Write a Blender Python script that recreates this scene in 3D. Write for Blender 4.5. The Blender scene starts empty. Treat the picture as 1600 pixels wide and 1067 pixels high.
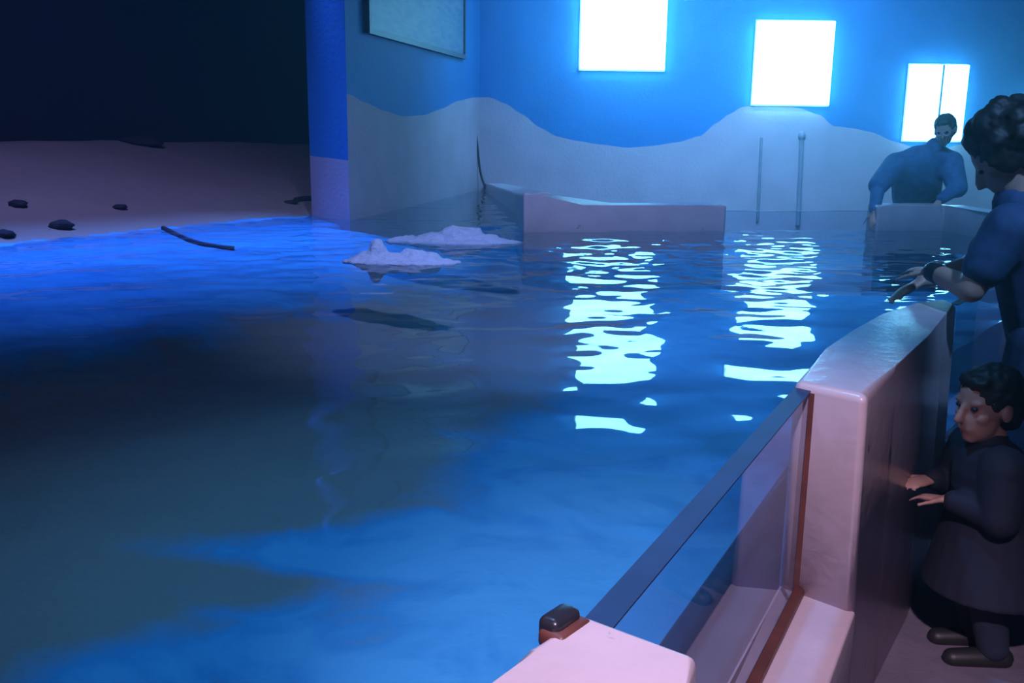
import bpy, bmesh, math, random
import numpy as np
from mathutils import Vector, Matrix, noise

random.seed(7)
rng = np.random.default_rng(11)
SC = bpy.context.scene
COL = SC.collection

# ------------------------------------------------------------------ camera
F_PX = 1500.0
PITCH = math.radians(12.5)
CAM_Z = 1.4
cam = bpy.data.cameras.new('camera')
cam.sensor_width = 36.0
cam.lens = F_PX / 1600.0 * 36.0
cam.clip_start = 0.02
camo = bpy.data.objects.new('camera', cam)
COL.objects.link(camo)
CAM_M = (Matrix.Rotation(math.pi / 2 - PITCH, 3, 'X') @ Matrix.Rotation(0.012, 3, 'Z'))
camo.matrix_world = Matrix.Translation((0, 0, CAM_Z)) @ CAM_M.to_4x4()
SC.camera = camo

# ------------------------------------------------------------------ exposure
SC.view_settings.view_transform = 'Standard'
SC.view_settings.look = 'None'
SC.view_settings.exposure = 0.0
SC.view_settings.gamma = 1.0
SC.view_settings.use_curve_mapping = False
SC.cycles.use_denoising = True
SC.cycles.max_bounces = 8
SC.cycles.transparent_max_bounces = 16
SC.cycles.caustics_reflective = False
SC.cycles.sample_clamp_indirect = 4.0

# ------------------------------------------------------------------ world + lights
W = bpy.data.worlds.new('world')
SC.world = W
W.use_nodes = True
W.node_tree.nodes['Background'].inputs[0].default_value = (0.02, 0.05, 0.12, 1)
W.node_tree.nodes['Background'].inputs[1].default_value = 0.05


def area(name, loc, target, size, power, col, size_y=None, spread=180):
    l = bpy.data.lights.new(name, 'AREA')
    l.energy = power
    l.color = col
    l.size = size
    l.spread = math.radians(spread)
    if size_y:
        l.shape = 'RECTANGLE'
        l.size_y = size_y
    o = bpy.data.objects.new(name, l)
    COL.objects.link(o)
    d = Vector(target) - Vector(loc)
    o.matrix_world = Matrix.Translation(loc) @ d.to_track_quat('-Z', 'Y').to_matrix().to_4x4()
    return o


def spot(name, loc, target, power, col, angle, blend=0.6, radius=0.05):
    l = bpy.data.lights.new(name, 'SPOT')
    l.energy = power
    l.color = col
    l.spot_size = math.radians(angle)
    l.spot_blend = blend
    l.shadow_soft_size = radius
    o = bpy.data.objects.new(name, l)
    COL.objects.link(o)
    d = Vector(target) - Vector(loc)
    o.matrix_world = Matrix.Translation(loc) @ d.to_track_quat('-Z', 'Y').to_matrix().to_4x4()
    return o


WINDOW_EMIT = 15.0
GLARE_HAZE = 0.028
_wv = W.node_tree.nodes.new('ShaderNodeVolumeScatter')          # thin haze added to stand in for glare round the windows
_wv.inputs['Color'].default_value = (0.35, 0.75, 1.0, 1)
_wv.inputs['Density'].default_value = GLARE_HAZE
_wv.inputs['Anisotropy'].default_value = 0.8
W.node_tree.links.new(_wv.outputs[0], W.node_tree.nodes['World Output'].inputs['Volume'])

# lilac ceiling spotlight over the visitors' rail
spot('rail_spotlight', (0.0, -0.75, 3.3), (0.42, 1.5, 0.6), 640, (0.88, 0.69, 1.0), 31, 0.8, 0.06)
# unseen fill lights above the tank, added to brighten bed, ledge and far rim
spot('tank_fill', (-0.5, 2.2, 4.3), (-0.1, 2.4, 0.2), 430, (0.11, 0.46, 1.0), 62, 1.0, 0.1)
spot('tank_fill', (-1.8, 3.0, 4.3), (-1.8, 2.4, 0.2), 24, (1.0, 0.7, 0.7), 110, 1.0, 0.1)
spot('tank_fill', (0.2, 3.0, 4.3), (0.15, 6.4, 0.7), 980, (0.28, 0.42, 1.0), 62, 1.0, 0.1)
spot('tank_fill', (2.3, 5.3, 4.4), (3.1, 7.6, 0.9), 560, (0.14, 0.42, 1.0), 50, 1.0, 0.1)
# unseen blue fill added to brighten the painted back wall
area('wall_wash_fill', (2.4, 8.8, 4.4), (2.4, 12.0, 1.6), 2.5, 245, (0.12, 0.42, 1.0), 0.4, 110)
# blue light bar above the water's edge of the shelf
area('shelf_light_bar', (-2.55, 7.15, 3.6), (-2.0, 6.74, 0.6), 4.6, 66, (0.08, 0.23, 1.0), 0.04, 40)
# unseen violet fill added to lift the dark sand slope
spot('slope_fill', (-2.6, 5.0, 4.3), (-3.9, 8.0, 0.9), 560, (0.26, 0.30, 1.0), 75, 1.0, 0.1)
# unseen blue fill, added and aimed to lift the standing visitor
spot('aisle_fill', (1.9, 0.9, 3.9), (1.72, 3.0, 1.2), 520, (0.2, 0.46, 1.0), 26, 1.0, 0.1)


# ------------------------------------------------------------------ helpers
def ray(x, y):
    return CAM_M @ Vector(((x - 800) / F_PX, (533.5 - y) / F_PX, -1))


def at_z(x, y, z):
    d = ray(x, y)
    t = (z - CAM_Z) / d.z
    return Vector((0, 0, CAM_Z)) + d * t


def at_y(x, y, Y):
    d = ray(x, y)
    return Vector((0, 0, CAM_Z)) + d * (Y / d.y)


def at_plane(x, y, p, n):
    d = ray(x, y)
    o = Vector((0, 0, CAM_Z))
    return o + d * ((p - o).dot(n) / d.dot(n))


def mat(name, base=(0.5, 0.5, 0.5), rough=0.6, noise_amt=0.0, noise_scale=8.0, bump=0.0, bump_scale=40.0,
        col2=None, spec=0.5, emit=None, strength=0.0):
    m = bpy.data.materials.new(name)
    m.use_nodes = True
    nt = m.node_tree
    b = nt.nodes['Principled BSDF']
    b.inputs['Base Color'].default_value = (*base, 1)
    b.inputs['Roughness'].default_value = rough
    b.inputs['Specular IOR Level'].default_value = spec
    if emit:
        b.inputs['Emission Color'].default_value = (*emit, 1)
        b.inputs['Emission Strength'].default_value = strength
    tc = nt.nodes.new('ShaderNodeTexCoord')
    if noise_amt > 0 or col2:
        n = nt.nodes.new('ShaderNodeTexNoise')
        n.inputs['Scale'].default_value = noise_scale
        n.inputs['Detail'].default_value = 6
        nt.links.new(tc.outputs['Object'], n.inputs['Vector'])
        r = nt.nodes.new('ShaderNodeValToRGB')
        c2 = col2 or tuple(c * (1 - noise_amt) for c in base)
        r.color_ramp.elements[0].position = 0.35
        r.color_ramp.elements[0].color = (*c2, 1)
        r.color_ramp.elements[1].position = 0.65
        r.color_ramp.elements[1].color = (*base, 1)
        nt.links.new(n.outputs['Fac'], r.inputs['Fac'])
        nt.links.new(r.outputs['Color'], b.inputs['Base Color'])
    if bump > 0:
        n2 = nt.nodes.new('ShaderNodeTexNoise')
        n2.inputs['Scale'].default_value = bump_scale
        n2.inputs['Detail'].default_value = 5
        nt.links.new(tc.outputs['Object'], n2.inputs['Vector'])
        bp = nt.nodes.new('ShaderNodeBump')
        bp.inputs['Strength'].default_value = bump
        bp.inputs['Distance'].default_value = 0.02
        nt.links.new(n2.outputs['Fac'], bp.inputs['Height'])
        nt.links.new(bp.outputs['Normal'], b.inputs['Normal'])
    return m


def clear_mat(name, tint, ior, rough, bump=0.0, bump_scale=10.0, body=None, body_fac=0.0):
    """clear sheet: tinted transparency + Fresnel reflection (+ a little suspended turbidity)"""
    m = bpy.data.materials.new(name)
    m.use_nodes = True
    nt = m.node_tree
    nt.nodes.clear()
    out = nt.nodes.new('ShaderNodeOutputMaterial')
    tr = nt.nodes.new('ShaderNodeBsdfTransparent')
    tr.inputs[0].default_value = (*tint, 1)
    gl = nt.nodes.new('ShaderNodeBsdfGlossy')
    gl.inputs['Roughness'].default_value = rough
    fr = nt.nodes.new('ShaderNodeFresnel')
    fr.inputs['IOR'].default_value = ior
    mx = nt.nodes.new('ShaderNodeMixShader')
    geo = nt.nodes.new('ShaderNodeNewGeometry')               # the sheet is not refracted, so only its outer face reflects
    inv = nt.nodes.new('ShaderNodeMath')
    inv.operation = 'SUBTRACT'
    inv.inputs[0].default_value = 1.0
    nt.links.new(geo.outputs['Backfacing'], inv.inputs[1])
    mul = nt.nodes.new('ShaderNodeMath')
    mul.operation = 'MULTIPLY'
    nt.links.new(fr.outputs[0], mul.inputs[0])
    nt.links.new(inv.outputs[0], mul.inputs[1])
    nt.links.new(mul.outputs[0], mx.inputs[0])
    base = tr.outputs[0]
    if body:
        df = nt.nodes.new('ShaderNodeBsdfDiffuse')
        df.inputs[0].default_value = (*body, 1)
        m2 = nt.nodes.new('ShaderNodeMixShader')
        m2.inputs[0].default_value = body_fac
        nt.links.new(tr.outputs[0], m2.inputs[1])
        nt.links.new(df.outputs[0], m2.inputs[2])
        base = m2.outputs[0]
    nt.links.new(base, mx.inputs[1])
    nt.links.new(gl.outputs[0], mx.inputs[2])
    nt.links.new(mx.outputs[0], out.inputs[0])
    if bump > 0:
        tc = nt.nodes.new('ShaderNodeTexCoord')
        n2 = nt.nodes.new('ShaderNodeTexNoise')
        n2.inputs['Scale'].default_value = bump_scale
        nt.links.new(tc.outputs['Object'], n2.inputs['Vector'])
        bp = nt.nodes.new('ShaderNodeBump')
        bp.inputs['Strength'].default_value = bump
        bp.inputs['Distance'].default_value = 0.01
        nt.links.new(n2.outputs['Fac'], bp.inputs['Height'])
        nt.links.new(bp.outputs['Normal'], gl.inputs['Normal'])
        nt.links.new(bp.outputs['Normal'], fr.inputs['Normal'])
    return m


def tag(o, label=None, cat=None, group=None, kind=None):
    if label:
        o['label'] = label
    if cat:
        o['category'] = cat
    if group:
        o['group'] = group
    if kind:
        o['kind'] = kind
    return o


def link(name, me, mats, parent=None, smooth=False):
    o = bpy.data.objects.new(name, me)
    COL.objects.link(o)
    for m in (mats if isinstance(mats, (list, tuple)) else [mats]):
        me.materials.append(m)
    if smooth:
        me.shade_smooth()
    if parent:
        o.parent = parent
        o.matrix_parent_inverse = parent.matrix_world.inverted()
    return o


def from_bm(name, bm, mats, parent=None, smooth=False):
    bmesh.ops.recalc_face_normals(bm, faces=bm.faces)
    me = bpy.data.meshes.new(name)
    bm.to_mesh(me)
    bm.free()
    return link(name, me, mats, parent, smooth)


def empty(name, loc, parent=None):
    o = bpy.data.objects.new(name, None)
    o.empty_display_size = 0.1
    COL.objects.link(o)
    o.matrix_world = Matrix.Translation(loc)
    if parent:
        o.parent = parent
    return o


def prism(name, base, z0, z1, mats, parent=None, bevel=0.0, segs=3, top=None, smooth=True):
    """vertical slab over polygon base (list of xy); top may be its own polygon with xy or xyz"""
    bm = bmesh.new()
    lo = [bm.verts.new((p[0], p[1], z0)) for p in base]
    top = top or base
    hi = [bm.verts.new((p[0], p[1], p[2] if len(p) > 2 else z1)) for p in top]
    n = len(base)
    bm.faces.new(lo[::-1])
    bm.faces.new(hi)
    for i in range(n):
        bm.faces.new((lo[i], lo[(i + 1) % n], hi[(i + 1) % n], hi[i]))
    if bevel > 0:
        hs = set(hi)
        es = [e for e in bm.edges if e.verts[0] in hs or e.verts[1] in hs]
        bmesh.ops.bevel(bm, geom=es, offset=bevel, segments=segs, profile=0.5, affect='EDGES')
    o = from_bm(name, bm, mats, parent)
    if bevel > 0 and smooth:
        o.data.shade_smooth()
        md = o.modifiers.new('wn', 'WEIGHTED_NORMAL')
        md.keep_sharp = False
    return o


def tube(name, pts, r, m, parent=None, res=8):
    cu = bpy.data.curves.new(name, 'CURVE')
    cu.dimensions = '3D'
    cu.bevel_depth = r
    cu.bevel_resolution = 2
    cu.use_fill_caps = True
    sp = cu.splines.new('NURBS')
    sp.points.add(len(pts) - 1)
    for p, q in zip(sp.points, pts):
        p.co = (*q, 1)
    sp.use_endpoint_u = True
    sp.order_u = min(4, len(pts))
    tmp = bpy.data.objects.new('tmp', cu)
    COL.objects.link(tmp)
    dg = bpy.context.evaluated_depsgraph_get()
    me = bpy.data.meshes.new_from_object(tmp.evaluated_get(dg))
    bpy.data.objects.remove(tmp)
    me.name = name
    return link(name, me, m, parent, True)


# ------------------------------------------------------------------ materials
M_SAND = mat('sand_paint', (0.50, 0.37, 0.42), 0.75, 0.14, 2.5, 0.25, 30)
M_BLUE = mat('blue_paint', (0.010, 0.18, 0.46), 0.7, 0.12, 2.0, 0.2, 30)
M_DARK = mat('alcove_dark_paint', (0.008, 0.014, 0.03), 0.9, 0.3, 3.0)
M_RIM = mat('cream_gloss_paint', (0.62, 0.50, 0.54), 0.26, 0.10, 9.0, 0.10, 22)
def add_wear(m, col, scale, lo, hi):
    """sparse dark chips and scuffs over a painted surface"""
    nt = m.node_tree
    b = nt.nodes['Principled BSDF']
    src = b.inputs['Base Color'].links[0].from_socket
    tc = nt.nodes.new('ShaderNodeTexCoord')
    n = nt.nodes.new('ShaderNodeTexNoise')
    n.inputs['Scale'].default_value = scale
    n.inputs['Detail'].default_value = 9
    n.inputs['Roughness'].default_value = 0.72
    nt.links.new(tc.outputs['Object'], n.inputs['Vector'])
    r = nt.nodes.new('ShaderNodeMapRange')
    r.inputs['From Min'].default_value = lo
    r.inputs['From Max'].default_value = hi
    nt.links.new(n.outputs['Fac'], r.inputs['Value'])
    mx = nt.nodes.new('ShaderNodeMix')
    mx.data_type = 'RGBA'
    nt.links.new(r.outputs['Result'], mx.inputs[0])
    nt.links.new(src, mx.inputs[6])
    mx.inputs[7].default_value = (*col, 1)
    nt.links.new(mx.outputs[2], b.inputs['Base Color'])


add_wear(M_RIM, (0.16, 0.11, 0.12), 11.0, 0.64, 0.74)
add_wear(M_SAND, (0.20, 0.16, 0.20), 3.0, 0.66, 0.80)
M_CEIL = mat('ceiling_black', (0.02, 0.025, 0.035), 0.9, 0.2, 3.0)
M_FLOOR = mat('walkway_concrete', (0.20, 0.17, 0.22), 0.7, 0.25, 5.0, 0.2, 30)
M_SEAL = mat('brown_sealant', (0.14, 0.045, 0.035), 0.45, 0.3, 20.0)
M_RUBBER = mat('black_rubber', (0.025, 0.025, 0.035), 0.3, 0.3, 30)
M_FOAM = mat('foam', (0.60, 0.68, 0.90), 0.85, 0.1, 30, 0.6, 60)
M_ROCK = mat('dark_rock', (0.02, 0.02, 0.028), 0.8, 0.3, 20, 0.4, 30)
M_HOSE = mat('dark_hose', (0.03, 0.02, 0.03), 0.6, 0.2, 20)
M_PIPE = mat('grey_blue_pipe', (0.27, 0.24, 0.30), 0.6, 0.2, 12)
M_PANE = mat('daylight_pane', (0.9, 0.95, 1.0), 0.4, emit=(0.15, 0.61, 1.0), strength=WINDOW_EMIT)
M_FRAME = mat('window_frame', (0.5, 0.6, 0.65), 0.5, 0.1, 20)
M_MULL = mat('window_mullion', (0.35, 0.45, 0.45), 0.5, 0.1, 20)
M_WATER = clear_mat('water', (0.78, 0.92, 0.98), 1.33, 0.02, body=(0.06, 0.22, 0.50), body_fac=0.05)
M_GLASS = clear_mat('acrylic', (0.86, 0.91, 0.97), 1.49, 0.02)
M_FILM = clear_mat('dark_view_film', (0.85, 0.9, 0.95), 1.0, 0.5, body=(0.13, 0.15, 0.17), body_fac=0.55)  # grey body colour darkens what is seen through the panel under water
M_EDGE = mat('acrylic_edge', (0.018, 0.05, 0.14), 0.5, 0.2, 10)

Z_RIM, Z_WATER, Z_SILL, Z_BED = 0.85, 0.65, 0.345, 0.12
CEIL = 4.6

# ------------------------------------------------------------------ room shell
# back wall (mural: blue sky over rolling sand), facing the camera at y = 12
WALL_Y = 12.0
CORNER = Vector((-0.43, WALL_Y, 0))
PIL = Vector((-1.335, 7.857, 0))          # front corner of the left wall


def mural_wall(name, pts, zs, depth_dir, thick):
    """pts: list of xy along the wall, zs: height of the painted sand line at each"""
    bm = bmesh.new()
    rows = [[bm.verts.new((p[0], p[1], z)) for p in pts] for z in (0.0,)]
    rows.append([bm.verts.new((p[0], p[1], z)) for p, z in zip(pts, zs)])
    rows.append([bm.verts.new((p[0], p[1], CEIL)) for p in pts])
    back = [bm.verts.new((p[0] + depth_dir[0] * thick, p[1] + depth_dir[1] * thick, 0)) for p in (pts[0], pts[-1])]
    backt = [bm.verts.new((p[0] + depth_dir[0] * thick, p[1] + depth_dir[1] * thick, CEIL)) for p in (pts[0], pts[-1])]
    for j in (0, 1):
        for i in range(len(pts) - 1):
            f = bm.faces.new((rows[j][i], rows[j][i + 1], rows[j + 1][i + 1], rows[j + 1][i]))
            f.material_index = j
    f = bm.faces.new((back[0], back[1], backt[1], backt[0]))
    f.material_index = 1
    for k, i in ((0, 0), (1, -1)):
        f = bm.faces.new((rows[0][i], rows[1][i], rows[2][i], backt[k], back[k]))
        f.material_index = 1
    return from_bm(name, bm, [M_SAND, M_BLUE])


def resample(px, n=6):
    out = []
    for a, b in zip(px[:-1], px[1:]):
        for k in range(n):
            t = k / n
            s = t * t * (3 - 2 * t) * 0.5 + t * 0.5
            out.append((a[0] + (b[0] - a[0]) * t, a[1] + (b[1] - a[1]) * s))
    out.append(px[-1])
    return out


sand_line = [(742, 152), (765, 152), (790, 162), (815, 178), (845, 200), (870, 213), (900, 220), (940, 226), (980, 231),
             (1020, 228), (1060, 222), (1095, 212), (1120, 192), (1140, 178), (1160, 167), (1200, 160), (1245, 168),
             (1282, 180), (1302, 197), (1330, 200), (1360, 206), (1400, 222), (1450, 238), (1500, 226), (1560, 214),
             (1640, 222), (1760, 240), (1900, 230)]
bp = [at_y(x, y, WALL_Y) for x, y in resample(sand_line)]
bp[0].x = CORNER.x
tag(mural_wall('wall_back', [(p.x, WALL_Y) for p in bp], [p.z for p in bp], (0, 1), 0.25),
    'back wall painted blue above rolling sand dunes', kind='structure')

# left wall: runs from its front corner back to the room corner
ldir = (CORNER - PIL).normalized()
lnor = Vector((ldir.y, -ldir.x, 0))
lp = [at_plane(x, y, PIL, lnor) for x, y in resample([(545, 147), (570, 160), (600, 173), (630, 182), (662, 180),
                                                      (690, 170), (715, 158), (742, 152)])]
lp[0] = Vector((PIL.x, PIL.y, lp[0].z))
lp[-1] = Vector((CORNER.x, CORNER.y, bp[0].z))
pil_left = at_y(484, 240, 8.35)
pil_left.z = 0
bm = bmesh.new()
z_l = at_y(520, 245, 8.1).z
ring = [(p.x, p.y, p.z) for p in lp]
front = [bm.verts.new((x, y, 0)) for x, y, z in ring]
mid = [bm.verts.new(c) for c in ring]
top = [bm.verts.new((x, y, CEIL)) for x, y, z in ring]
for i in range(len(ring) - 1):
    bm.faces.new((front[i], front[i + 1], mid[i + 1], mid[i])).material_index = 0
    bm.faces.new((mid[i], mid[i + 1], top[i + 1], top[i])).material_index = 1
# end face (towards the shelf) with its own lower sand line
a0 = bm.verts.new((pil_left.x, pil_left.y, 0))
a1 = bm.verts.new((pil_left.x, pil_left.y, z_l))
a2 = bm.verts.new((pil_left.x, pil_left.y, CEIL))
c0 = bm.verts.new((PIL.x, PIL.y, 0))
c1 = bm.verts.new((PIL.x, PIL.y, z_l - 0.02))
c2 = bm.verts.new((PIL.x, PIL.y, CEIL))
bm.faces.new((a0, c0, c1, a1)).material_index = 0
bm.faces.new((a1, c1, c2, a2)).material_index = 1
# far side of the wall, facing the alcove
far = pil_left + ldir * 4.4
b0 = bm.verts.new((far.x, far.y, 0))
b2 = bm.verts.new((far.x, far.y, CEIL))
bm.faces.new((a0, b0, b2, a2)).material_index = 2
tag(from_bm('wall_left', bm, [M_SAND, M_BLUE, M_DARK]), 'wall end with dunes painted beside the dark alcove', kind='structure')

# alcove beyond the sand slope
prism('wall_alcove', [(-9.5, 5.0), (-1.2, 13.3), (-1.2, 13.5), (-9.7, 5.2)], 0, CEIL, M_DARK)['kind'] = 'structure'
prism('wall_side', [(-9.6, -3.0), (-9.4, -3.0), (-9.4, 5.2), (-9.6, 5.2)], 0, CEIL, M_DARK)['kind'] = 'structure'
prism('wall_right', [(8.6, -3.0), (8.8, -3.0), (8.8, 12.2), (8.6, 12.2)], 0, CEIL, M_CEIL)['kind'] = 'structure'
prism('wall_front', [(-9.6, -3.2), (8.8, -3.2), (8.8, -3.0), (-9.6, -3.0)], 0, CEIL, M_CEIL)['kind'] = 'structure'
prism('ceiling', [(-9.8, -3.2), (9, -3.2), (9, 13.8), (-9.8, 13.8)], CEIL, CEIL + 0.15, M_CEIL)['kind'] = 'structure'
prism('floor', [(-9.8, -3.2), (9, -3.2), (9, 13.8), (-9.8, 13.8)], -0.15, 0.0, M_FLOOR)['kind'] = 'structure'


# ------------------------------------------------------------------ windows
def window(n, x0, x1, z0, z1, mull=None):
    w = empty('window_%d' % n, ((x0 + x1) / 2, WALL_Y - 0.001, z0))
    w['kind'] = 'structure'
    d, e = 0.09, 0.018  # panes stand proud so their glowing sides add a halo on the wall
    cuts = [x0 + e] + ([mull - 0.012, mull + 0.012] if mull else []) + [x1 - e]
    for a, b in zip(cuts[::2], cuts[1::2]):
        prism('pane', [(a, WALL_Y - d), (b, WALL_Y - d), (b, WALL_Y - 0.002), (a, WALL_Y - 0.002)], z0 + e, z1 - e, M_PANE, w)
    for a, b, c, g in ((x0, x0 + e, z0, z1), (x1 - e, x1, z0, z1), (x0 + e, x1 - e, z0, z0 + e), (x0 + e, x1 - e, z1 - e, z1)):
        prism('frame', [(a, WALL_Y - 0.02), (b, WALL_Y - 0.02), (b, WALL_Y - 0.002), (a, WALL_Y - 0.002)], c, g, M_FRAME, w)
    if mull:
        prism('mullion', [(mull - 0.012, WALL_Y - d - 0.01), (mull + 0.012, WALL_Y - d - 0.01),
                          (mull + 0.012, WALL_Y - 0.002), (mull - 0.012, WALL_Y - 0.002)], z0 + e, z1 - e, M_MULL, w)
    return w


window(1, 0.76, 1.80, 2.09, 3.10)
window(2, 2.855, 3.80, 1.705, 2.70)
window(3, 4.72, 5.44, 1.30, 2.22, 5.115)
window(4, 6.14, 6.75, 0.95, 1.77)

# pipes running down the dune part of the back wall
for k, (x, y0, y1, r, lab) in enumerate(((1253, 212, 352, 0.028, 'thick grey pipe with a blob top on the dunes below the middle window'),
                                         (1190, 215, 345, 0.016, 'thin faint pipe on the dunes left of the thicker pipe'))):
    a, b = at_y(x, y0, WALL_Y - 0.02), at_y(x - 6, y1, WALL_Y - 0.02)
    p = empty('wall_pipe', (a.x, WALL_Y - 0.02, b.z))
    tag(p, lab, 'pipe')
    tube('pipe_run', [a, a.lerp(b, .33), a.lerp(b, .66), b], r, M_PIPE, p)
    if k == 0:
        bm = bmesh.new()
        bmesh.ops.create_uvsphere(bm, u_segments=14, v_segments=8, radius=0.05,
                                  matrix=Matrix.Translation(a) @ Matrix.Diagonal((0.9, 0.8, 1.2, 1)))
        from_bm('pipe_cap', bm, M_PIPE, p, True)
# dark tube standing in for the crack in the corner of the painted walls
tag(tube('corner_crack', [at_y(743, 205, 11.9), at_y(747, 232, 11.9), at_y(748, 262, 11.9), at_y(754, 284, 11.9), at_y(763, 302, 11.88)], 0.014, M_HOSE),
    'dark crack running down the corner where the painted walls meet', 'crack')


# ------------------------------------------------------------------ notice board on the left wall
def on_left(x, y, off=0.0):
    return at_plane(x, y, PIL + lnor * off, lnor)


def board_mat():
    m = mat('notice_print', (0.28, 0.36, 0.42), 0.5)
    nt = m.node_tree
    b = nt.nodes['Principled BSDF']
    tc = nt.nodes.new('ShaderNodeTexCoord')
    mp = nt.nodes.new('ShaderNodeMapping')
    mp.inputs['Scale'].default_value = (2.0, 2.0, 9.0)
    n = nt.nodes.new('ShaderNodeTexNoise')
    n.inputs['Scale'].default_value = 2.2
    n.inputs['Detail'].default_value = 3
    r = nt.nodes.new('ShaderNodeValToRGB')
    r.color_ramp.elements[0].position = 0.38
    r.color_ramp.elements[0].color = (0.07, 0.14, 0.26, 1)
    r.color_ramp.elements[1].position = 0.6
    r.color_ramp.elements[1].color = (0.15, 0.22, 0.28, 1)
    nt.links.new(tc.outputs['Object'], mp.inputs['Vector'])
    nt.links.new(mp.outputs['Vector'], n.inputs['Vector'])
    nt.links.new(n.outputs['Fac'], r.inputs['Fac'])
    nt.links.new(r.outputs['Color'], b.inputs['Base Color'])
    return m


M_BFRAME = mat('notice_frame', (0.06, 0.09, 0.13), 0.5, 0.2, 20)
bl, br = on_left(569, 52), on_left(722, 63)
ub = (bl - PIL).dot(ldir), (br - PIL).dot(ldir)
zb = bl.z
nb = empty('notice_board', PIL + ldir * ((ub[0] + ub[1]) / 2) + Vector((0, 0, zb)))
tag(nb, 'framed notice board hung high on the blue painted wall', 'sign')


def lbox(name, u0, u1, z0, z1, d0, d1, m, parent):
    P = [PIL + ldir * u + lnor * d for u, d in ((u0, d0), (u1, d0), (u1, d1), (u0, d1))]
    return prism(name, [(p.x, p.y) for p in P], z0, z1, m, parent)


zt = zb + 1.0
lbox('board', ub[0] + .05, ub[1] - .05, zb + .05, zt - .05, 0.004, 0.03, board_mat(), nb)
lbox('frame', ub[0], ub[0] + .05, zb, zt, 0.004, 0.05, M_BFRAME, nb)
lbox('frame', ub[1] - .05, ub[1], zb, zt, 0.004, 0.05, M_BFRAME, nb)
lbox('frame', ub[0] + .05, ub[1] - .05, zb, zb + .05, 0.004, 0.05, M_BFRAME, nb)
lbox('frame', ub[0] + .05, ub[1] - .05, zt - .05, zt, 0.004, 0.05, M_BFRAME, nb)

# ------------------------------------------------------------------ tank rim
# inner line of the rim, near to far (xy)
RIN = [(-0.95, -1.0), (0.021, 0.948)]
G0, G1 = Vector((0.085, 1.035)), Vector((0.640, 2.105))      # near acrylic panel, inner line
gd = (G1 - G0).normalized()
gn = Vector((gd.y, -gd.x))                                   # to the outside (right)


def xy(v):
    return (v.x, v.y)


def p2(x, y, z):
    v = at_z(x, y, z)
    return Vector((v.x, v.y))


# near block: runs back towards the camera, chamfered at the end that holds the panel
nbk = Vector((-0.42, -0.95))
near_in = [Vector((-0.95, -1.0)), Vector((-0.02, 0.872)), Vector((0.021, 0.948)), Vector((0.086, 1.026))]
near_out = [Vector((0.205, 0.935)), Vector((0.175, 0.86)), Vector((-0.72, -1.0))]
tag(prism('wall_tank_near', [xy(v) for v in near_in + near_out], 0.0, Z_RIM, M_RIM, bevel=0.012, segs=3),
    'cream painted tank wall end nearest the camera', kind='structure')

# tall wall on the right: curved plan, bullnose top
inn = [Vector((0.639, 2.105)), p2(1290, 545, .85), p2(1335, 515, .85), p2(1380, 490, .85), p2(1425, 472, .85), p2(1478, 466, .85)]
out = [Vector((1.47, 3.13)), Vector((1.363, 2.97)), Vector((1.16, 2.62)), Vector((0.935, 2.27)), Vector((0.762, 1.985))]
base_out = [v + Vector((0.02, -0.015)) for v in out]
tag(prism('wall_tank_right', [xy(v) for v in inn + base_out], 0.0, Z_RIM, M_RIM, bevel=0.02, segs=4, top=[xy(v) for v in inn + out]),
    'tall cream painted tank wall on the right', kind='structure')

# low sill under the near panel
s_in0, s_in1 = G0 - gd * 0.03, G1 + gd * 0.02
s_out1, s_out0 = Vector((0.785, 1.99)), G0 + gn * 0.178
tag(prism('wall_sill_near', [xy(s_in0), xy(s_in1), xy(s_out1), xy(s_out0)], 0.0, Z_SILL, M_RIM, bevel=0.008, segs=2),
    'low cream sill beneath the near acrylic panel', kind='structure')


# acrylic panels
def panel(a, b, z0, z1, th, label, name='acrylic_panel', over=0.012):
    d = (b - a).normalized()
    n = Vector((d.y, -d.x))
    r = empty(name, ((a.x + b.x) / 2, (a.y + b.y) / 2, z0))
    tag(r, label, 'glass panel', 'acrylic panels in the tank rim')
    q = [a + n * 0.004, b + n * 0.004, b + n * (0.004 + th), a + n * (0.004 + th)]
    prism('pane', [xy(v) for v in q], z0, z1 - 0.003, M_GLASS, r)
    q2 = [a + n * 0.002, b + n * 0.002, b + n * (0.006 + th), a + n * (0.006 + th)]
    prism('top_edge', [xy(v) for v in q2], z1 - 0.003, z1, M_EDGE, r)
    return r, d, n


pan, d_, n_ = panel(G0 - gd * 0.01, G1 - gd * 0.002, Z_SILL, 0.835, 0.034,
                    'clear acrylic panel between the nearest wall end and the tall wall')
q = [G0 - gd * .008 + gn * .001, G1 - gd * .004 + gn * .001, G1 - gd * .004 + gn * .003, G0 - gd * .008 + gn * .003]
prism('dark_view_film', [xy(v) for v in q], Z_SILL, Z_WATER, M_FILM, pan)  # added sheet, paints in the dark refracted view below the waterline
# brown sealant: along the foot and up the tall wall, on the visitors' side
q = [G0 + gn * .039, G1 + gn * .039, G1 + gn * .064, G0 + gn * .064]
prism('sealant', [xy(v) for v in q], Z_SILL - .002, Z_SILL + .016, M_SEAL, pan, bevel=0.004, segs=2)
q = [G1 + gn * .039 - gd * .022, G1 + gn * .039 + gd * .01, G1 + gn * .058 + gd * .01, G1 + gn * .056 - gd * .012]
prism('sealant', [xy(v) for v in q], Z_SILL + .01, 0.83, M_SEAL, pan)

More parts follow.
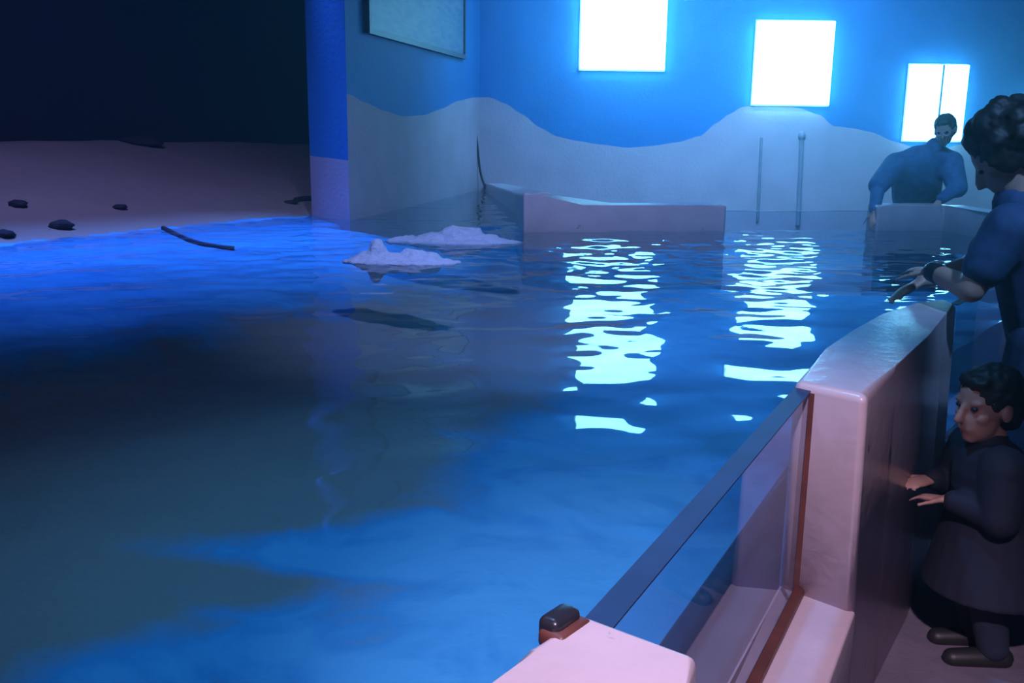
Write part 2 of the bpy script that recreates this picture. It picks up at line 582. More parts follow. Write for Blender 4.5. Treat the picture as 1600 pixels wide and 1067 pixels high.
# black rubber cap on the near wall end where the panel's top edge stops
cap = empty('rubber_cap', (0.055, 0.985, Z_RIM))
tag(cap, 'black rubber cap on the nearest wall end at the panel edge', 'cap')
bm = bmesh.new()
c = Vector((0.058, 1.0, Z_RIM))
bmesh.ops.create_cube(bm, size=1, matrix=Matrix.Translation(c + Vector((0, 0, 0.0))) @
                      Matrix.Rotation(math.radians(-38), 4, 'Z') @ Matrix.Diagonal((0.030, 0.052, 0.030, 1)))
bmesh.ops.bevel(bm, geom=list(bm.edges), offset=0.010, segments=4, profile=0.5, affect='EDGES')
from_bm('cap_body', bm, M_RUBBER, cap, True)
bm = bmesh.new()
bmesh.ops.create_cube(bm, size=1, matrix=Matrix.Translation(c + Vector((0.006, -0.006, -0.008))) @
                      Matrix.Rotation(math.radians(-38), 4, 'Z') @ Matrix.Diagonal((0.036, 0.060, 0.022, 1)))
bmesh.ops.bevel(bm, geom=list(bm.edges), offset=0.006, segments=2, profile=0.5, affect='EDGES')
from_bm('sealant_bead', bm, M_SEAL, cap, True)

# second panel and the rim going on behind the visitors
H0, H1 = Vector((1.49, 3.23)), Vector((2.05, 3.95))
panel(H0, H1, Z_SILL, 0.835, 0.024, 'clear acrylic panel beyond the tall wall beside the standing visitor')
hn = Vector(((H1 - H0).normalized().y, -(H1 - H0).normalized().x))
tag(prism('wall_sill_middle', [xy(H0), xy(H1), xy(H1 + hn * .16), xy(H0 + hn * .16)], 0, Z_SILL, M_RIM, bevel=.008),
    'low sill beneath the second acrylic panel', kind='structure')
tag(prism('wall_tank_turn', [xy(H1), (2.75, 4.75), (3.3, 5.8), (3.45, 6.8), (3.4, 7.66), (3.58, 7.72), (3.64, 6.8), (3.47, 5.7), (2.88, 4.64), xy(H1 + hn * .16)],
          0, Z_RIM, M_RIM, bevel=.02, segs=3), 'tank wall turning round behind the visitors', kind='structure')

# far rim: ledge, panel, wall piece under the leaning visitor
K = lambda x: 7.15 + (x - 0.08) * 0.145       # line of the far rim, y at x


def far_rim(name, x0, x1, lab, tops=None, wid=0.22):
    n = 14
    xs = [x0 + (x1 - x0) * i / n for i in range(n + 1)]
    base = [(x, K(x)) for x in xs] + [(x, K(x) + wid) for x in xs[::-1]]
    zt = (lambda x: Z_RIM) if tops is None else tops
    topp = [(x, K(x), zt(x)) for x in xs] + [(x, K(x) + wid, zt(x)) for x in xs[::-1]]
    return tag(prism(name, base, 0.0, Z_RIM, M_RIM, bevel=0.018, segs=3, top=topp), lab, kind='structure')


far_rim('wall_tank_far', 0.07, 1.625, 'far tank ledge with a raised left end',
        lambda x: Z_RIM + 0.125 * max(0.0, 1 - abs(x - 0.13) / 0.25) ** 1.3)
far_rim('wall_tank_corner', 2.84, 3.45, 'far tank wall piece below the leaning visitor')
tag(prism('wall_sill_far', [(1.62, K(1.62)), (2.85, K(2.85)), (2.85, K(2.85) + .22), (1.62, K(1.62) + .22)], 0, Z_SILL, M_RIM),
    'low sill beneath the far panel', kind='structure')
panel(Vector((2.845, K(2.845) + 0.06)), Vector((1.62, K(1.62) + 0.06)), Z_SILL, 0.80, 0.024, 'clear acrylic panel in the far rim between ledge and leaning visitor')
tag(prism('wall_tank_return', [(0.07, 7.2), (0.02, 8.7), (-0.36, 11.99), (-0.12, 11.99), (0.25, 8.7), (0.28, 7.36)], 0, 0.80, M_RIM, bevel=.02, segs=3,
          top=[(0.07, 7.2, .93), (0.02, 8.7, .84), (-0.36, 11.99, .74), (-0.12, 11.99, .74), (0.25, 8.7, .84), (0.28, 7.36, .93)]),
    'tank wall running from the far ledge to the room corner', kind='structure')

# ------------------------------------------------------------------ sand slope, shelf and tank bed (one height field)
E0, E1 = at_z(0, 381, Z_WATER), at_z(535, 329, Z_WATER)      # water's edge on the slope
ed = (E1 - E0)
ed.z = 0
ed.normalize()
en = Vector((-ed.y, ed.x, 0))                                # up the slope (to the back left)


def bed_height(x, y):
    s = (x - E0.x) * en.x + (y - E0.y) * en.y                # >0 up the slope
    s = s + 0.06 * math.sin(1.3 * ((x - E0.x) * ed.x + (y - E0.y) * ed.y))
    if s > 0:
        h = Z_WATER + 0.23 * s - 0.006 * s * s
        h = min(h, 1.22)
    else:
        t = -s
        h = Z_WATER - 0.10 * min(t, 0.9) - 0.22 * max(0, min(t - 0.9, 1.6))
    if (x - PIL.x) * lnor.x + (y - PIL.y) * lnor.y > -0.12 and y > PIL.y - 0.1:
        h = min(h, 0.34)                                     # the tank goes on between the two painted walls
    h += 0.02 * noise.noise((x * 1.6, y * 1.6, 0.3)) + 0.006 * noise.noise((x * 7, y * 7, 2.0))
    return max(h, Z_BED + 0.03 * noise.noise((x * 2.1, y * 2.1, 5.0)))


nx, ny = 300, 330
xs = np.linspace(-9.3, 3.55, nx)
ys = np.linspace(-1.2, 13.2, ny)
verts = [(x, y, bed_height(x, y)) for y in ys for x in xs]
PL = (pil_left.x, pil_left.y)


def rim_x(y):
    pts = [(-1.0, -0.83), (0.95, 0.06), (2.1, 0.70), (3.2, 1.44), (3.95, 2.1), (4.75, 2.8), (5.8, 3.38), (6.8, 3.54), (7.5, 3.5)]
    if y > 7.28:
        return 0.15 if y < 8.7 else 0.13 - (y - 8.7) * 0.115
    return float(np.interp(y, [p[0] for p in pts], [p[1] for p in pts]))


faces = []
for j in range(ny - 1):
    for i in range(nx - 1):
        cx, cy = (xs[i] + xs[i + 1]) / 2, (ys[j] + ys[j + 1]) / 2
        if cx > rim_x(cy):
            continue
        if cy > 12.05:
            continue
        faces.append((j * nx + i, j * nx + i + 1, (j + 1) * nx + i + 1, (j + 1) * nx + i))
me = bpy.data.meshes.new('floor_tank')
me.from_pydata(verts, [], faces)


def bed_mat():
    """sand above and in patches, blue paint on the rest of the bed"""
    m = mat('tank_bed', (0.3, 0.3, 0.3), 0.85, bump=0.5, bump_scale=12)
    nt = m.node_tree
    b = nt.nodes['Principled BSDF']
    at = nt.nodes.new('ShaderNodeAttribute')
    at.attribute_name = 'paint'
    tc = nt.nodes.new('ShaderNodeTexCoord')
    n = nt.nodes.new('ShaderNodeTexNoise')
    n.inputs['Scale'].default_value = 2.6
    n.inputs['Detail'].default_value = 8
    n.inputs['Distortion'].default_value = 1.6
    nt.links.new(tc.outputs['Object'], n.inputs['Vector'])
    ad = nt.nodes.new('ShaderNodeMath')
    ad.operation = 'MULTIPLY_ADD'
    ad.inputs[1].default_value = 1.5
    nt.links.new(n.outputs['Fac'], ad.inputs[0])
    sb = nt.nodes.new('ShaderNodeMath')
    sb.operation = 'SUBTRACT'
    sb.inputs[1].default_value = 0.75
    nt.links.new(at.outputs['Fac'], sb.inputs[0])
    nt.links.new(sb.outputs[0], ad.inputs[2])
    r = nt.nodes.new('ShaderNodeValToRGB')
    e = r.color_ramp.elements
    e[0].position = 0.20
    e[0].color = (0.32, 0.26, 0.22, 1)
    e[1].position = 0.75
    e[1].color = (0.055, 0.33, 0.62, 1)
    x = e.new(1.0)
    x.color = (0.10, 0.42, 0.70, 1)
    nt.links.new(ad.outputs[0], r.inputs['Fac'])
    nt.links.new(r.outputs['Color'], b.inputs['Base Color'])
    return m


# how much blue paint: value per vertex from soft patches in the tank's own plan
val = []
line = [(-1.2, -2.2), (1.0, -1.6), (2.0, -1.0), (2.15, -.7), (2.3, -.42), (2.38, -.35), (2.45, -.7), (2.55, -.95), (2.68, -.85), (2.78, -.45),
        (2.95, -.3), (3.5, -.2), (4.1, .15), (5.3, .72), (6.9, .95), (8, 2.0)]
for x, y, z in verts:
    s = (x - E0.x) * en.x + (y - E0.y) * en.y
    if s > -0.02:
        v = -0.2
    else:
        shelf = max(0.0, min(1.0, (s + 2.3) / 0.7))
        xb = float(np.interp(y, [p[0] for p in line], [p[1] for p in line])) + 0.08 * noise.noise((x * 2, y * 3, 1))
        right = max(0.0, min(1.0, 0.5 + (x - xb) / 0.45))
        v = max(shelf, right)
    val.append(v)
attr = me.attributes.new('paint', 'FLOAT', 'POINT')
attr.data.foreach_set('value', val)
bed = link('floor_tank', me, bed_mat(), smooth=True)
tag(bed, 'sand slope running down into the blue painted tank bed', kind='structure')


# ------------------------------------------------------------------ water
def wave_field():
    comps = []
    for lam, slope, n in ((0.80, 0.014, 6), (0.48, 0.028, 8), (0.30, 0.026, 10)):
        for _ in range(n):
            l = lam * rng.uniform(0.8, 1.25)
            a = rng.normal(math.pi / 2, 0.75)
            comps.append((0, 2 * math.pi / l, a, slope / math.sqrt(n) * 1.4 * l / (2 * math.pi), rng.uniform(0, 6.28)))
    for lam, slope, n in ((0.22, 0.055, 10), (0.13, 0.06, 12)):
        for _ in range(n):
            l = lam * rng.uniform(0.8, 1.25)
            a = rng.uniform(0, 2 * math.pi)
            comps.append((1, 2 * math.pi / l, a, slope / math.sqrt(n) * 1.4 * l / (2 * math.pi), rng.uniform(0, 6.28)))
    return comps


FOAM_A, FOAM_B = at_z(628, 408, Z_WATER), at_z(705, 376, Z_WATER)
wrows = np.concatenate([np.linspace(-1.0, 7.26, 420), np.linspace(7.2605, 12.0, 120)])
ncol = 300
XX = np.zeros((len(wrows), ncol))
YY = np.zeros_like(XX)


def water_right(y):
    pts = [(-1.0, -0.93), (0.948, 0.045), (1.035, 0.095), (2.105, 0.652), (2.45, 0.87), (2.95, 1.23), (3.22, 1.50), (3.95, 2.07), (4.75, 2.8), (5.8, 3.38), (6.8, 3.54), (7.26, 3.5)]
    if y > 7.2602:
        return 0.12 if y < 8.7 else 0.12 - (y - 8.7) * 0.115
    return float(np.interp(y, [p[0] for p in pts], [p[1] for p in pts]))


def water_left(y):
    # follows a line a little inside the slope; ends within the left wall further back
    if y > 8.0:
        return min(PIL.x - 0.15 + (y - 7.857) * ldir.x / ldir.y, 0.0) if y > 9.3 else -1.75
    t = (y - E0.y) / ed.y
    return max(E0.x + ed.x * t - 0.7, -8.5) if y > 2 else -5.5 - 0.2 * y


for j, y in enumerate(wrows):
    a, b = water_left(y), water_right(y)
    XX[j] = a + (b - a) * np.linspace(0, 1, ncol)
    YY[j] = y
    if y <= 7.2602:
        YY[j] += np.clip(XX[j] - 0.08, 0, None) * 0.145 * max(0.0, (y / 7.26)) ** 6
ZZ = np.zeros_like(XX)
near_foam = np.exp(-((XX - FOAM_A.x - 0.5) ** 2 / 2.2 ** 2 + (YY - FOAM_A.y - .6) ** 2 / 1.5 ** 2))
amp_all = 0.75 + 0.5 * near_foam
for kind, k, a, A, ph in wave_field():
    w = A * np.sin(k * (XX * math.cos(a) + YY * math.sin(a)) + ph)
    ZZ += w * (amp_all if kind == 0 else (0.22 + near_foam))
vv = np.stack([XX.ravel(), YY.ravel(), (ZZ + Z_WATER).ravel()], 1)
idx = np.arange(len(wrows) * ncol).reshape(len(wrows), ncol)
quads = np.stack([idx[:-1, :-1], idx[:-1, 1:], idx[1:, 1:], idx[1:, :-1]], -1)
js = 419
keep = np.ones(quads.shape[:2], bool)
keep[js] = False
quads = quads[keep].reshape(-1, 4)
# bridge across the step so the sheet stays whole
me = bpy.data.meshes.new('water')
me.from_pydata(vv.tolist(), [], quads.tolist())
tag(link('water', me, M_WATER, smooth=True), 'clear rippling blue water filling the tank', 'water', kind='stuff')


# ------------------------------------------------------------------ foam
def foam(loc, lumps, label):
    bm = bmesh.new()
    for (dx, dy, rx, ry, rz) in lumps:
        bmesh.ops.create_icosphere(bm, subdivisions=3, radius=1.0,
                                   matrix=Matrix.Translation((loc.x + dx, loc.y + dy, Z_WATER - 0.005)) @ Matrix.Diagonal((rx, ry, rz, 1)))
    me = bpy.data.meshes.new('t')
    bm.to_mesh(me)
    bm.free()
    me = remesh(me, 0.014)
    for v in me.vertices:
        n = noise.noise(v.co * 14) * 0.016 + noise.noise(v.co * 34) * 0.010
        v.co += v.normal * n
    o = link('foam_mound', me, M_FOAM, smooth=True)
    tag(o, label, 'foam')
    return o


def remesh(me, voxel, smooth=2):
    o = bpy.data.objects.new('tmp', me)
    COL.objects.link(o)
    r = o.modifiers.new('r', 'REMESH')
    r.mode = 'VOXEL'
    r.voxel_size = voxel
    if smooth:
        s = o.modifiers.new('s', 'SMOOTH')
        s.factor = 0.5
        s.iterations = smooth
    dg = bpy.context.evaluated_depsgraph_get()
    out = bpy.data.meshes.new_from_object(o.evaluated_get(dg))
    bpy.data.objects.remove(o)
    return out


foam(FOAM_A, [(-0.17, 0.02, 0.10, 0.09, 0.06), (-0.145, 0.02, 0.06, 0.06, 0.135), (-0.06, 0, 0.12, 0.09, 0.055), (0.06, 0.02, 0.10, 0.09, 0.075),
              (0.15, 0, 0.10, 0.08, 0.06), (0.0, -0.02, 0.34, 0.12, 0.022), (-0.22, 0, 0.09, 0.06, 0.03), (0.25, 0, 0.10, 0.06, 0.022)],
     'white foam mound with a pointed left peak bubbling on the water')
foam(FOAM_B, [(-0.12, 0, 0.16, 0.12, 0.06), (0.03, 0, 0.13, 0.12, 0.11), (0.12, 0.05, 0.12, 0.1, 0.10), (0.22, 0, 0.18, 0.12, 0.05),
              (0.02, -0.02, 0.48, 0.16, 0.022), (-0.3, 0.02, 0.12, 0.08, 0.03)],
     'bluish foam mound bubbling nearer the back corner behind the peaked one')

# ------------------------------------------------------------------ things on the slope
hz = lambda x, y: bed_height(x, y)


def slope_pt(px, py, up=0.0):
    d = ray(px, py)
    o = Vector((0, 0, CAM_Z))
    t = 3.0
    while t < 14:
        p = o + d * t
        if p.z <= hz(p.x, p.y):
            break
        t += 0.02
    p = o + d * t
    return Vector((p.x, p.y, hz(p.x, p.y) + up))


tag(tube('hose', [slope_pt(x, y, .012) for x, y in ((255, 359), (270, 366), (288, 376), (312, 384), (340, 389), (366, 391))], 0.017, M_HOSE),
    'dark hose lying across the blue lit water edge', 'hose')
tag(tube('edge_hose', [slope_pt(x, y, .012) for x, y in ((462, 316), (485, 311), (505, 316), (520, 330), (538, 346))], 0.03, M_HOSE),
    'dark hose curling round the foot of the painted wall end', 'hose')


def rock(px, py, r, label, squash=0.6):
    p = slope_pt(px, py)
    bm = bmesh.new()
    bmesh.ops.create_icosphere(bm, subdivisions=3, radius=1)
    off = random.uniform(0, 50)
    for v in bm.verts:
        s = 1 + 0.35 * noise.noise(v.co * 1.6 + Vector((off, 0, 0)))
        v.co = Vector((v.co.x * r * 1.3 * s, v.co.y * r * s, v.co.z * r * squash * s)) + p + Vector((0, 0, r * squash * 0.45))
    return tag(from_bm('rock', bm, M_ROCK, None, True), label, 'rock', 'dark rocks on the sand slope')


rock(222, 226, 0.16, 'largest dark rock at the top of the sand slope', 0.45)
rock(28, 323, 0.05, 'small dark rock near the left edge of the sand slope')
rock(188, 326, 0.04, 'small dark rock halfway down the sand slope')
rock(96, 357, 0.06, 'small dark rock just above the blue water edge')
rock(8, 370, 0.05, 'dark rock at the water edge in the far left')
rock(455, 318, 0.05, 'dark rock by the hose at the foot of the wall end', 0.4)


# ------------------------------------------------------------------ people
def rcone(bm, p0, p1, r0, r1, seg=14, flat=1.0, flat_dir=None):
    """tapered limb with round ends; flat squeezes it along flat_dir"""
    p0, p1 = Vector(p0), Vector(p1)
    ax = (p1 - p0)
    L = max(ax.length, 1e-5)
    ax = ax / L
    if flat_dir is not None:
        v = Vector(flat_dir)
        v = (v - ax * v.dot(ax)).normalized()
    else:
        v = ax.orthogonal().normalized()
    u = ax.cross(v)
    rings = []
    for k in range(4):
        a = -math.pi / 2 + math.pi / 2 * (k + 0.3) / 4.3
        rings.append((p0 + ax * math.sin(a) * r0, math.cos(a) * r0))
    rings += [(p0, r0), (p0.lerp(p1, .5), (r0 + r1) / 2), (p1, r1)]
    for k in range(4):
        a = math.pi / 2 * (k + 1) / 4.3
        rings.append((p1 + ax * math.sin(a) * r1, math.cos(a) * r1))
    vs = []
    for c, r in rings:
        vs.append([bm.verts.new(c + (u * math.cos(t) + v * math.sin(t) * flat) * r)
                   for t in [2 * math.pi * i / seg for i in range(seg)]])
    for a, b in zip(vs[:-1], vs[1:]):
        for i in range(seg):
            bm.faces.new((a[i], a[(i + 1) % seg], b[(i + 1) % seg], b[i]))
    bm.faces.new(vs[0][::-1])
    bm.faces.new(vs[-1])


def ell(bm, c, r, rot=None):
    M = Matrix.Translation(c) @ (rot.to_4x4() if rot is not None else Matrix.Identity(4)) @ Matrix.Diagonal((*r, 1))
    bmesh.ops.create_uvsphere(bm, u_segments=18, v_segments=12, radius=1, matrix=M)


def finish(name, bm, m, parent, voxel, smooth=2, frame=None):
    bmesh.ops.recalc_face_normals(bm, faces=bm.faces)
    me = bpy.data.meshes.new(name)
    bm.to_mesh(me)
    bm.free()
    me = remesh(me, voxel, smooth)
    me.name = name
    if frame is not None:
        me.transform(frame)
    return link(name, me, m, parent, True)


def hand(bm, wrist, direction, palm_n, size, curl=0.35, thumb=1):
    """palm with five unequal curled fingers; palm_n points out of the palm"""
    d = Vector(direction).normalized()
    n = Vector(palm_n)
    n = (n - d * n.dot(d)).normalized()
    s = d.cross(n) * thumb                       # towards the thumb
    w = Vector(wrist)
    rcone(bm, w, w + d * 0.085 * size, 0.030 * size, 0.040 * size, flat=0.42, flat_dir=n)
    for k, (off, ln, r) in enumerate(((0.030, 0.072, .0085), (0.010, 0.080, .009), (-0.011, 0.074, .0085), (-0.030, 0.058, .0075))):
        p = w + d * (0.085 - abs(off) * 0.25) * size + s * off * size
        dd = (d + s * off * 1.6).normalized()
        c = curl * (1 + 0.15 * k)
        for seg, f in enumerate((0.45, 0.32, 0.26)):
            q = p + dd * ln * f * size
            rcone(bm, p, q, r * size * (1 - .1 * seg), r * size * (0.9 - .1 * seg), seg=8)
            p = q
            dd = (dd * math.cos(c) + n * math.sin(c)).normalized()
    p = w + d * 0.025 * size + s * 0.026 * size
    dd = (d * 0.6 + s * 0.75 + n * 0.25).normalized()
    for ln, r in ((0.040, .0125), (0.032, .0105), (0.024, .009)):
        q = p + dd * ln * size
        rcone(bm, p, q, r * size, r * size * .9, seg=8)
        p = q
        dd = (dd + d * 0.35 + n * .1).normalized()


def head(bm, c, R, h):
    """c centre, R rotation (local +y is the way the face looks), h head height"""
    k = h / 0.23

    def P(x, y, z):
        return c + R @ Vector((x * k, y * k, z * k))
    ell(bm, P(0, -.012, .025), (.076 * k, .094 * k, .088 * k), R)          # skull
    ell(bm, P(0, .028, -.045), (.056 * k, .058 * k, .066 * k), R)          # face
    ell(bm, P(0, .052, -.088), (.028 * k, .026 * k, .022 * k), R)          # chin
    rcone(bm, P(0, .083, .012), P(0, .101, -.026), .009 * k, .014 * k, seg=8)    # nose
    for s in (-1, 1):
        ell(bm, P(s * .030, .064, .024), (.022 * k, .016 * k, .009 * k), R)  # brow
        ell(bm, P(s * .040, .050, -.022), (.020 * k, .022 * k, .020 * k), R)  # cheek
        ell(bm, P(s * .077, -.006, -.006), (.010 * k, .020 * k, .032 * k), R)  # ear
    rcone(bm, P(-.018, .079, -.058), P(.018, .079, -.058), .007 * k, .007 * k, seg=8)   # lips


def face_details(c, R, h, parent, dark, frame):
    k = h / 0.23
    for s in (-1, 1):
        bm = bmesh.new()
        ell(bm, c + R @ Vector((s * .030 * k, .071 * k, .008 * k)), (.012 * k, .009 * k, .008 * k), R)
        bm.transform(frame)
        from_bm('eye', bm, dark, parent, True)


def person(loc, face_dir, label, J, skin, top_m, leg_m, hair_m, shoe_m, hair='short', child=1.0, voxel=0.009, glasses=None,
           sleeves='long', watch=None, hair_scale=1.0, bulk=1.0, coat=None):
    """J: joints in local space, x = the person's right, y = forward, z = up"""
    f = Vector((face_dir[0], face_dir[1], 0)).normalized()
    rt = Vector((f.y, -f.x, 0))
    frame = Matrix(((rt.x, f.x, 0, loc[0]), (rt.y, f.y, 0, loc[1]), (0, 0, 1, loc[2]), (0, 0, 0, 1)))
    root = empty('person', loc)
    tag(root, label, 'person')
    V = {k: Vector(v) for k, v in J.items() if k not in ('hd', 'palmR', 'palmL', 'hh', 'curl')}
    hh = J['hh']
    R = Matrix.Rotation(J['hd'][2], 3, 'Z') @ Matrix.Rotation(J['hd'][0], 3, 'X') @ Matrix.Rotation(J['hd'][1], 3, 'Y')
    g = child
    up = (V['neck'] - V['hip']).normalized()
    fw = Vector((0, 1, 0))
    # ---- body
    bm = bmesh.new()
    head(bm, V['head'], R, hh)
    rcone(bm, V['neck'] - up * .03 * g, V['head'] + R @ Vector((0, -.02, -.05)) * (hh / .23), .060 * g, .052 * g)
    rcone(bm, V['hip'], V['chest'], .145 * g, .150 * g, flat=.70, flat_dir=fw)
    rcone(bm, V['chest'], V['neck'] - up * .05 * g, .150 * g, .075 * g, flat=.72, flat_dir=fw)
    for s, S in ((1, 'R'), (-1, 'L')):
        sh, el_, wr = V['sh' + S], V['el' + S], V['wr' + S]
        rcone(bm, V['neck'] - up * .06 * g, sh, .060 * g, .058 * g)
        rcone(bm, sh, el_, .056 * g, .042 * g)
        rcone(bm, el_, wr, .043 * g, .028 * g)
        hd = (wr - el_).normalized()
        hand(bm, wr, hd + Vector(J['palm' + S]) * 0.25, J['palm' + S], (0.92 if child == 1 else 0.92 * child), J.get('curl', .35), thumb=1 if S == 'L' else -1)
        hp, kn, an = V['hp' + S], V['kn' + S], V['an' + S]
        rcone(bm, hp, kn, .088 * g, .058 * g)
        rcone(bm, kn, an, .056 * g, .040 * g)
        rcone(bm, an + Vector((0, -.03, -.045)) * g, an + Vector((0, .13, -.055)) * g, .034 * g, .030 * g)
    finish('body', bm, skin, root, voxel, 2, frame)
    # ---- top
    bm = bmesh.new()
    t = .020 * g
    rcone(bm, V['hip'] - up * .02, V['chest'], .160 * g * bulk, .168 * g * bulk, flat=.74, flat_dir=fw)
    rcone(bm, V['chest'], V['neck'] - up * .055 * g, .168 * g * bulk, .085 * g, flat=.76, flat_dir=fw)
    for s, S in ((1, 'R'), (-1, 'L')):
        sh, el_, wr = V['sh' + S], V['el' + S], V['wr' + S]
        rcone(bm, V['neck'] - up * .07 * g, sh, .072 * g * bulk, .075 * g * bulk)
        rcone(bm, V['chest'], sh, .13 * g * bulk, .082 * g * bulk, flat=.75, flat_dir=fw)
        if sleeves == 'long':
            rcone(bm, sh, el_, .080 * g * bulk, .064 * g * bulk)
            rcone(bm, el_, el_.lerp(wr, .9), .060 * g, .044 * g)
        else:
            rcone(bm, sh, sh.lerp(el_, .62), .078 * g, .068 * g)
    if coat:
        zc = (V['chest'].z + coat) / 2
        bmesh.ops.create_cone(bm, cap_ends=True, segments=24, radius1=.235 * g, radius2=.15 * g, depth=V['chest'].z - coat,
                              matrix=Matrix.Translation((V['hip'].x, V['hip'].y + .01, zc)))
    topo = finish('jacket' if sleeves == 'long' else 'shirt', bm, top_m, root, voxel, 3, frame)
    # collar
    bm = bmesh.new()
    nk = V['neck'] - up * .012 * g
    rcone(bm, nk - up * .022 * g, nk + up * .008 * g, .078 * g, .070 * g, seg=18)
    bm.transform(frame)
    from_bm('collar', bm, top_m, topo, True)
    # ---- trousers
    bm = bmesh.new()
    rcone(bm, V['hip'] - up * .05 * g, V['hip'] + up * .03 * g, .155 * g, .150 * g, flat=.76, flat_dir=fw)
    for S in 'RL':
        hp, kn, an = V['hp' + S], V['kn' + S], V['an' + S]
        rcone(bm, hp, kn, .100 * g, .072 * g)
        rcone(bm, kn, an, .070 * g, .058 * g)
    finish('trousers', bm, leg_m, root, voxel, 2, frame)
    for S in 'RL':
        an = V['an' + S]
        bm = bmesh.new()
        rcone(bm, an + Vector((0, -.035, -.042)) * g, an + Vector((0, .14, -.05)) * g, .044 * g, .038 * g, flat=.9, flat_dir=(0, 0, 1))
        bm.transform(frame)
        from_bm('shoe', bm, shoe_m, root, True)
    # ---- hair
    k = hh / .23
    hs = hair_scale

    def P(x, y, z):
        return V['head'] + R @ Vector((x * k, y * k, z * k))
    bm = bmesh.new()
    ell(bm, P(0, -.022, .040), (.086 * k * hs, .096 * k * hs, .088 * k * hs), R)
    ell(bm, P(0, -.055, -.01), (.080 * k * hs, .062 * k * hs, .080 * k * hs), R)
    if hair != 'full':
        ell(bm, P(0, .040, .083), (.060 * k, .036 * k, .024 * k), R)
    if hair == 'full':
        for _ in range(26):                                  # bushy locks
            a, b = random.uniform(0, 2 * math.pi), random.uniform(-.25, 1.2)
            q = Vector((math.cos(a) * math.cos(b) * .098, math.sin(a) * math.cos(b) * .10 - .045, math.sin(b) * .10 + .045))
            if q.y > .04 and q.z < .085:
                continue
            ell(bm, P(*q), (.034 * k, .034 * k, .034 * k), R)
        ell(bm, P(0, -.05, .055), (.108 * k, .105 * k, .095 * k), R)
        ell(bm, P(0, -.085, -.02), (.096 * k, .062 * k, .085 * k), R)
        for s in (-1, 1):
            ell(bm, P(s * .075, -.012, .02), (.026 * k, .055 * k, .07 * k), R)
    me_h = finish('hair', bm, hair_m, root, voxel * .9, 1, None)
    for v in me_h.data.vertices:
        v.co += v.normal * noise.noise(v.co * 60) * 0.006 * k
    me_h.data.transform(frame)
    face_details(V['head'], R, hh, root, M_RUBBER, frame)
    if glasses:
        gl = empty('glasses', root.location)
        gl.parent = root
        gl.matrix_parent_inverse = root.matrix_world.inverted()
        for s in (-1, 1):
            bm = bmesh.new()
            c = P(s * .033, .088, .010)
            for a in range(14):
                t0, t1 = 2 * math.pi * a / 14, 2 * math.pi * (a + 1) / 14
                rcone(bm, c + R @ Vector((math.cos(t0) * .026, 0, math.sin(t0) * .02)), c + R @ Vector((math.cos(t1) * .026, 0, math.sin(t1) * .02)), .0028, .0028, seg=6)
            rcone(bm, c + R @ Vector((s * .026, 0, 0)), P(s * .08, -.005, .012), .0026, .0026, seg=6)
            bm.transform(frame)
            from_bm('lens_rim', bm, glasses, gl, True)
    if watch:
        wr, el_ = V['wr' + watch], V['el' + watch]
        d = (wr - el_).normalized()
        bm = bmesh.new()
        c = wr - d * .02
        rcone(bm, c - d * .016, c + d * .016, .034 * g, .034 * g, seg=18)
        bm.transform(frame)
        from_bm('watch', bm, M_RUBBER, root, True)
    return root


M_SKIN = mat('skin', (0.52, 0.30, 0.24), 0.5, 0.08, 20)
M_HAIR = mat('dark_hair', (0.012, 0.012, 0.016), 0.6, 0.3, 60)
M_JACKA = mat('navy_shirt', (0.03, 0.08, 0.19), 0.8, 0.3, 30)
M_JACKC = mat('dark_blue_jacket', (0.05, 0.15, 0.36), 0.8, 0.3, 20)
M_JACKB = mat('child_dark_coat', (0.010, 0.013, 0.032), 0.8, 0.3, 30)
M_TROU = mat('dark_trousers', (0.02, 0.03, 0.06), 0.85, 0.3, 30)
M_SHOE = mat('dark_shoe', (0.02, 0.02, 0.02), 0.5, 0.2, 30)
M_TROUA = mat('navy_trousers', (0.02, 0.05, 0.12), 0.85, 0.3, 30)
M_SPEC = mat('spectacle_metal', (0.5, 0.45, 0.5), 0.3)

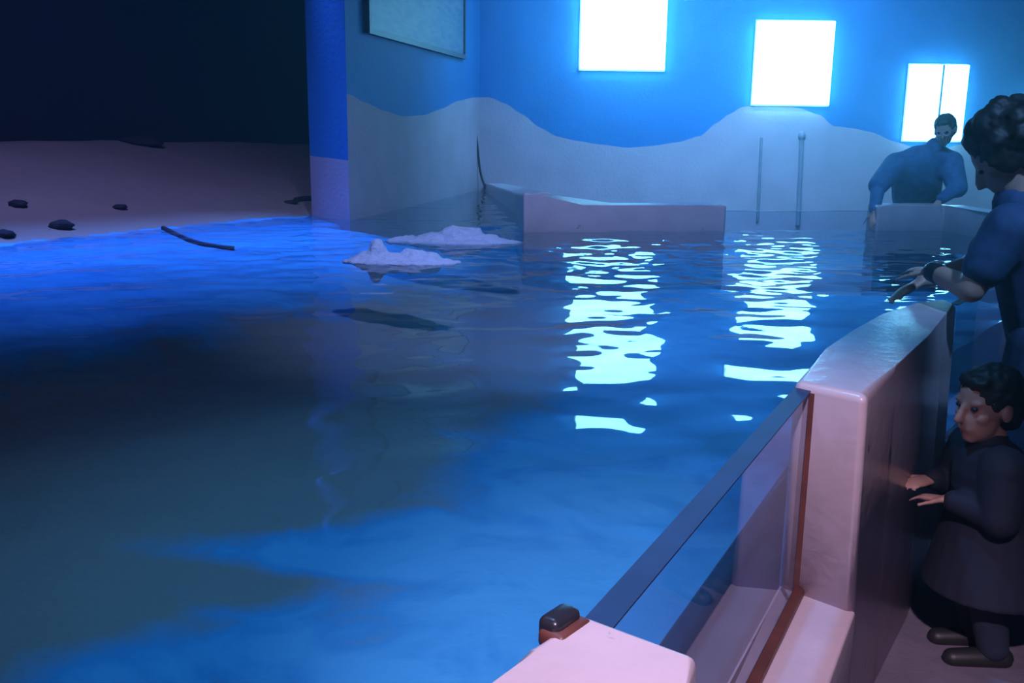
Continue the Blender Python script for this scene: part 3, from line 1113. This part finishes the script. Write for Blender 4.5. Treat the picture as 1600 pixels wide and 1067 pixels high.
# standing visitor leaning over the tall wall, reaching a bare hand over the water
JA = dict(hip=(0, 0, .80), chest=(0, .06, 1.02), neck=(0, .13, 1.19), head=(0.0, .175, 1.325), hd=(-.7, 0.0, 0.1), hh=.24,
          shR=(.17, .12, 1.12), elR=(.24, .28, .94), wrR=(.13, .40, .90), palmR=(0, -.2, -1),
          shL=(-.17, .12, 1.12), elL=(-.20, .20, .93), wrL=(-.045, .345, .955), palmL=(.2, .1, -1),
          hpR=(.09, 0, .76), knR=(.10, .05, .43), anR=(.10, -.02, .09),
          hpL=(-.09, 0, .76), knL=(-.10, .05, .43), anL=(-.10, -.02, .09), curl=.22)
person((1.70, 3.00, 0), (-.83, .56), 'dark haired visitor in dark top reaching a bare hand over the tank', JA,
       M_SKIN, M_JACKA, M_TROUA, M_HAIR, M_SHOE, hair='full', sleeves='short', watch='L', voxel=.009)

# visitor across the tank leaning on the far rim
JC = dict(hip=(.08, 0, .92), chest=(.13, .16, 1.12), neck=(.035, .25, 1.305), head=(-.015, .31, 1.43), hd=(-.4, 0.12, -0.45), hh=.225,
          shR=(.32, .25, 1.15), elR=(.47, .42, .99), wrR=(.515, .60, .79), palmR=(-.2, -.1, -1),
          shL=(-.10, .22, 1.17), elL=(-.14, .36, .98), wrL=(.0, .44, .885), palmL=(0, 0, -1),
          hpR=(.16, 0, .88), knR=(.15, .04, .48), anR=(.14, -.02, .09),
          hpL=(.0, 0, .88), knL=(-.02, .04, .48), anL=(-.04, -.02, .09), curl=.3)
person((3.46, 8.12, 0), (-.18, -.98), 'visitor in dark jacket leaning over the far rim below the divided window', JC,
       M_SKIN, M_JACKC, M_TROU, M_HAIR, M_SHOE, glasses=M_SPEC, voxel=.010, bulk=1.25)

# toddler at the outside of the tall wall
JB = dict(hip=(0, 0, .36), chest=(0, .03, .50), neck=(0, .05, .605), head=(0, .07, .71), hd=(-.1, 0, .35), hh=.20,
          shR=(.10, .05, .565), elR=(.13, .08, .45), wrR=(.09, .15, .47), palmR=(0, .3, -1),
          shL=(-.10, .05, .565), elL=(-.13, .06, .45), wrL=(-.04, .15, .46), palmL=(0, .3, -1),
          hpR=(.05, 0, .34), knR=(.055, .03, .19), anR=(.055, 0, .05),
          hpL=(-.05, 0, .34), knL=(-.055, .03, .19), anL=(-.055, 0, .05), curl=.3)
person((1.31, 2.41, 0), (-.95, .05), 'small child in dark coat standing against the outside of the tank wall', JB,
       M_SKIN, M_JACKB, M_TROU, M_HAIR, M_SHOE, child=.72, voxel=.006, coat=.20, bulk=1.1)
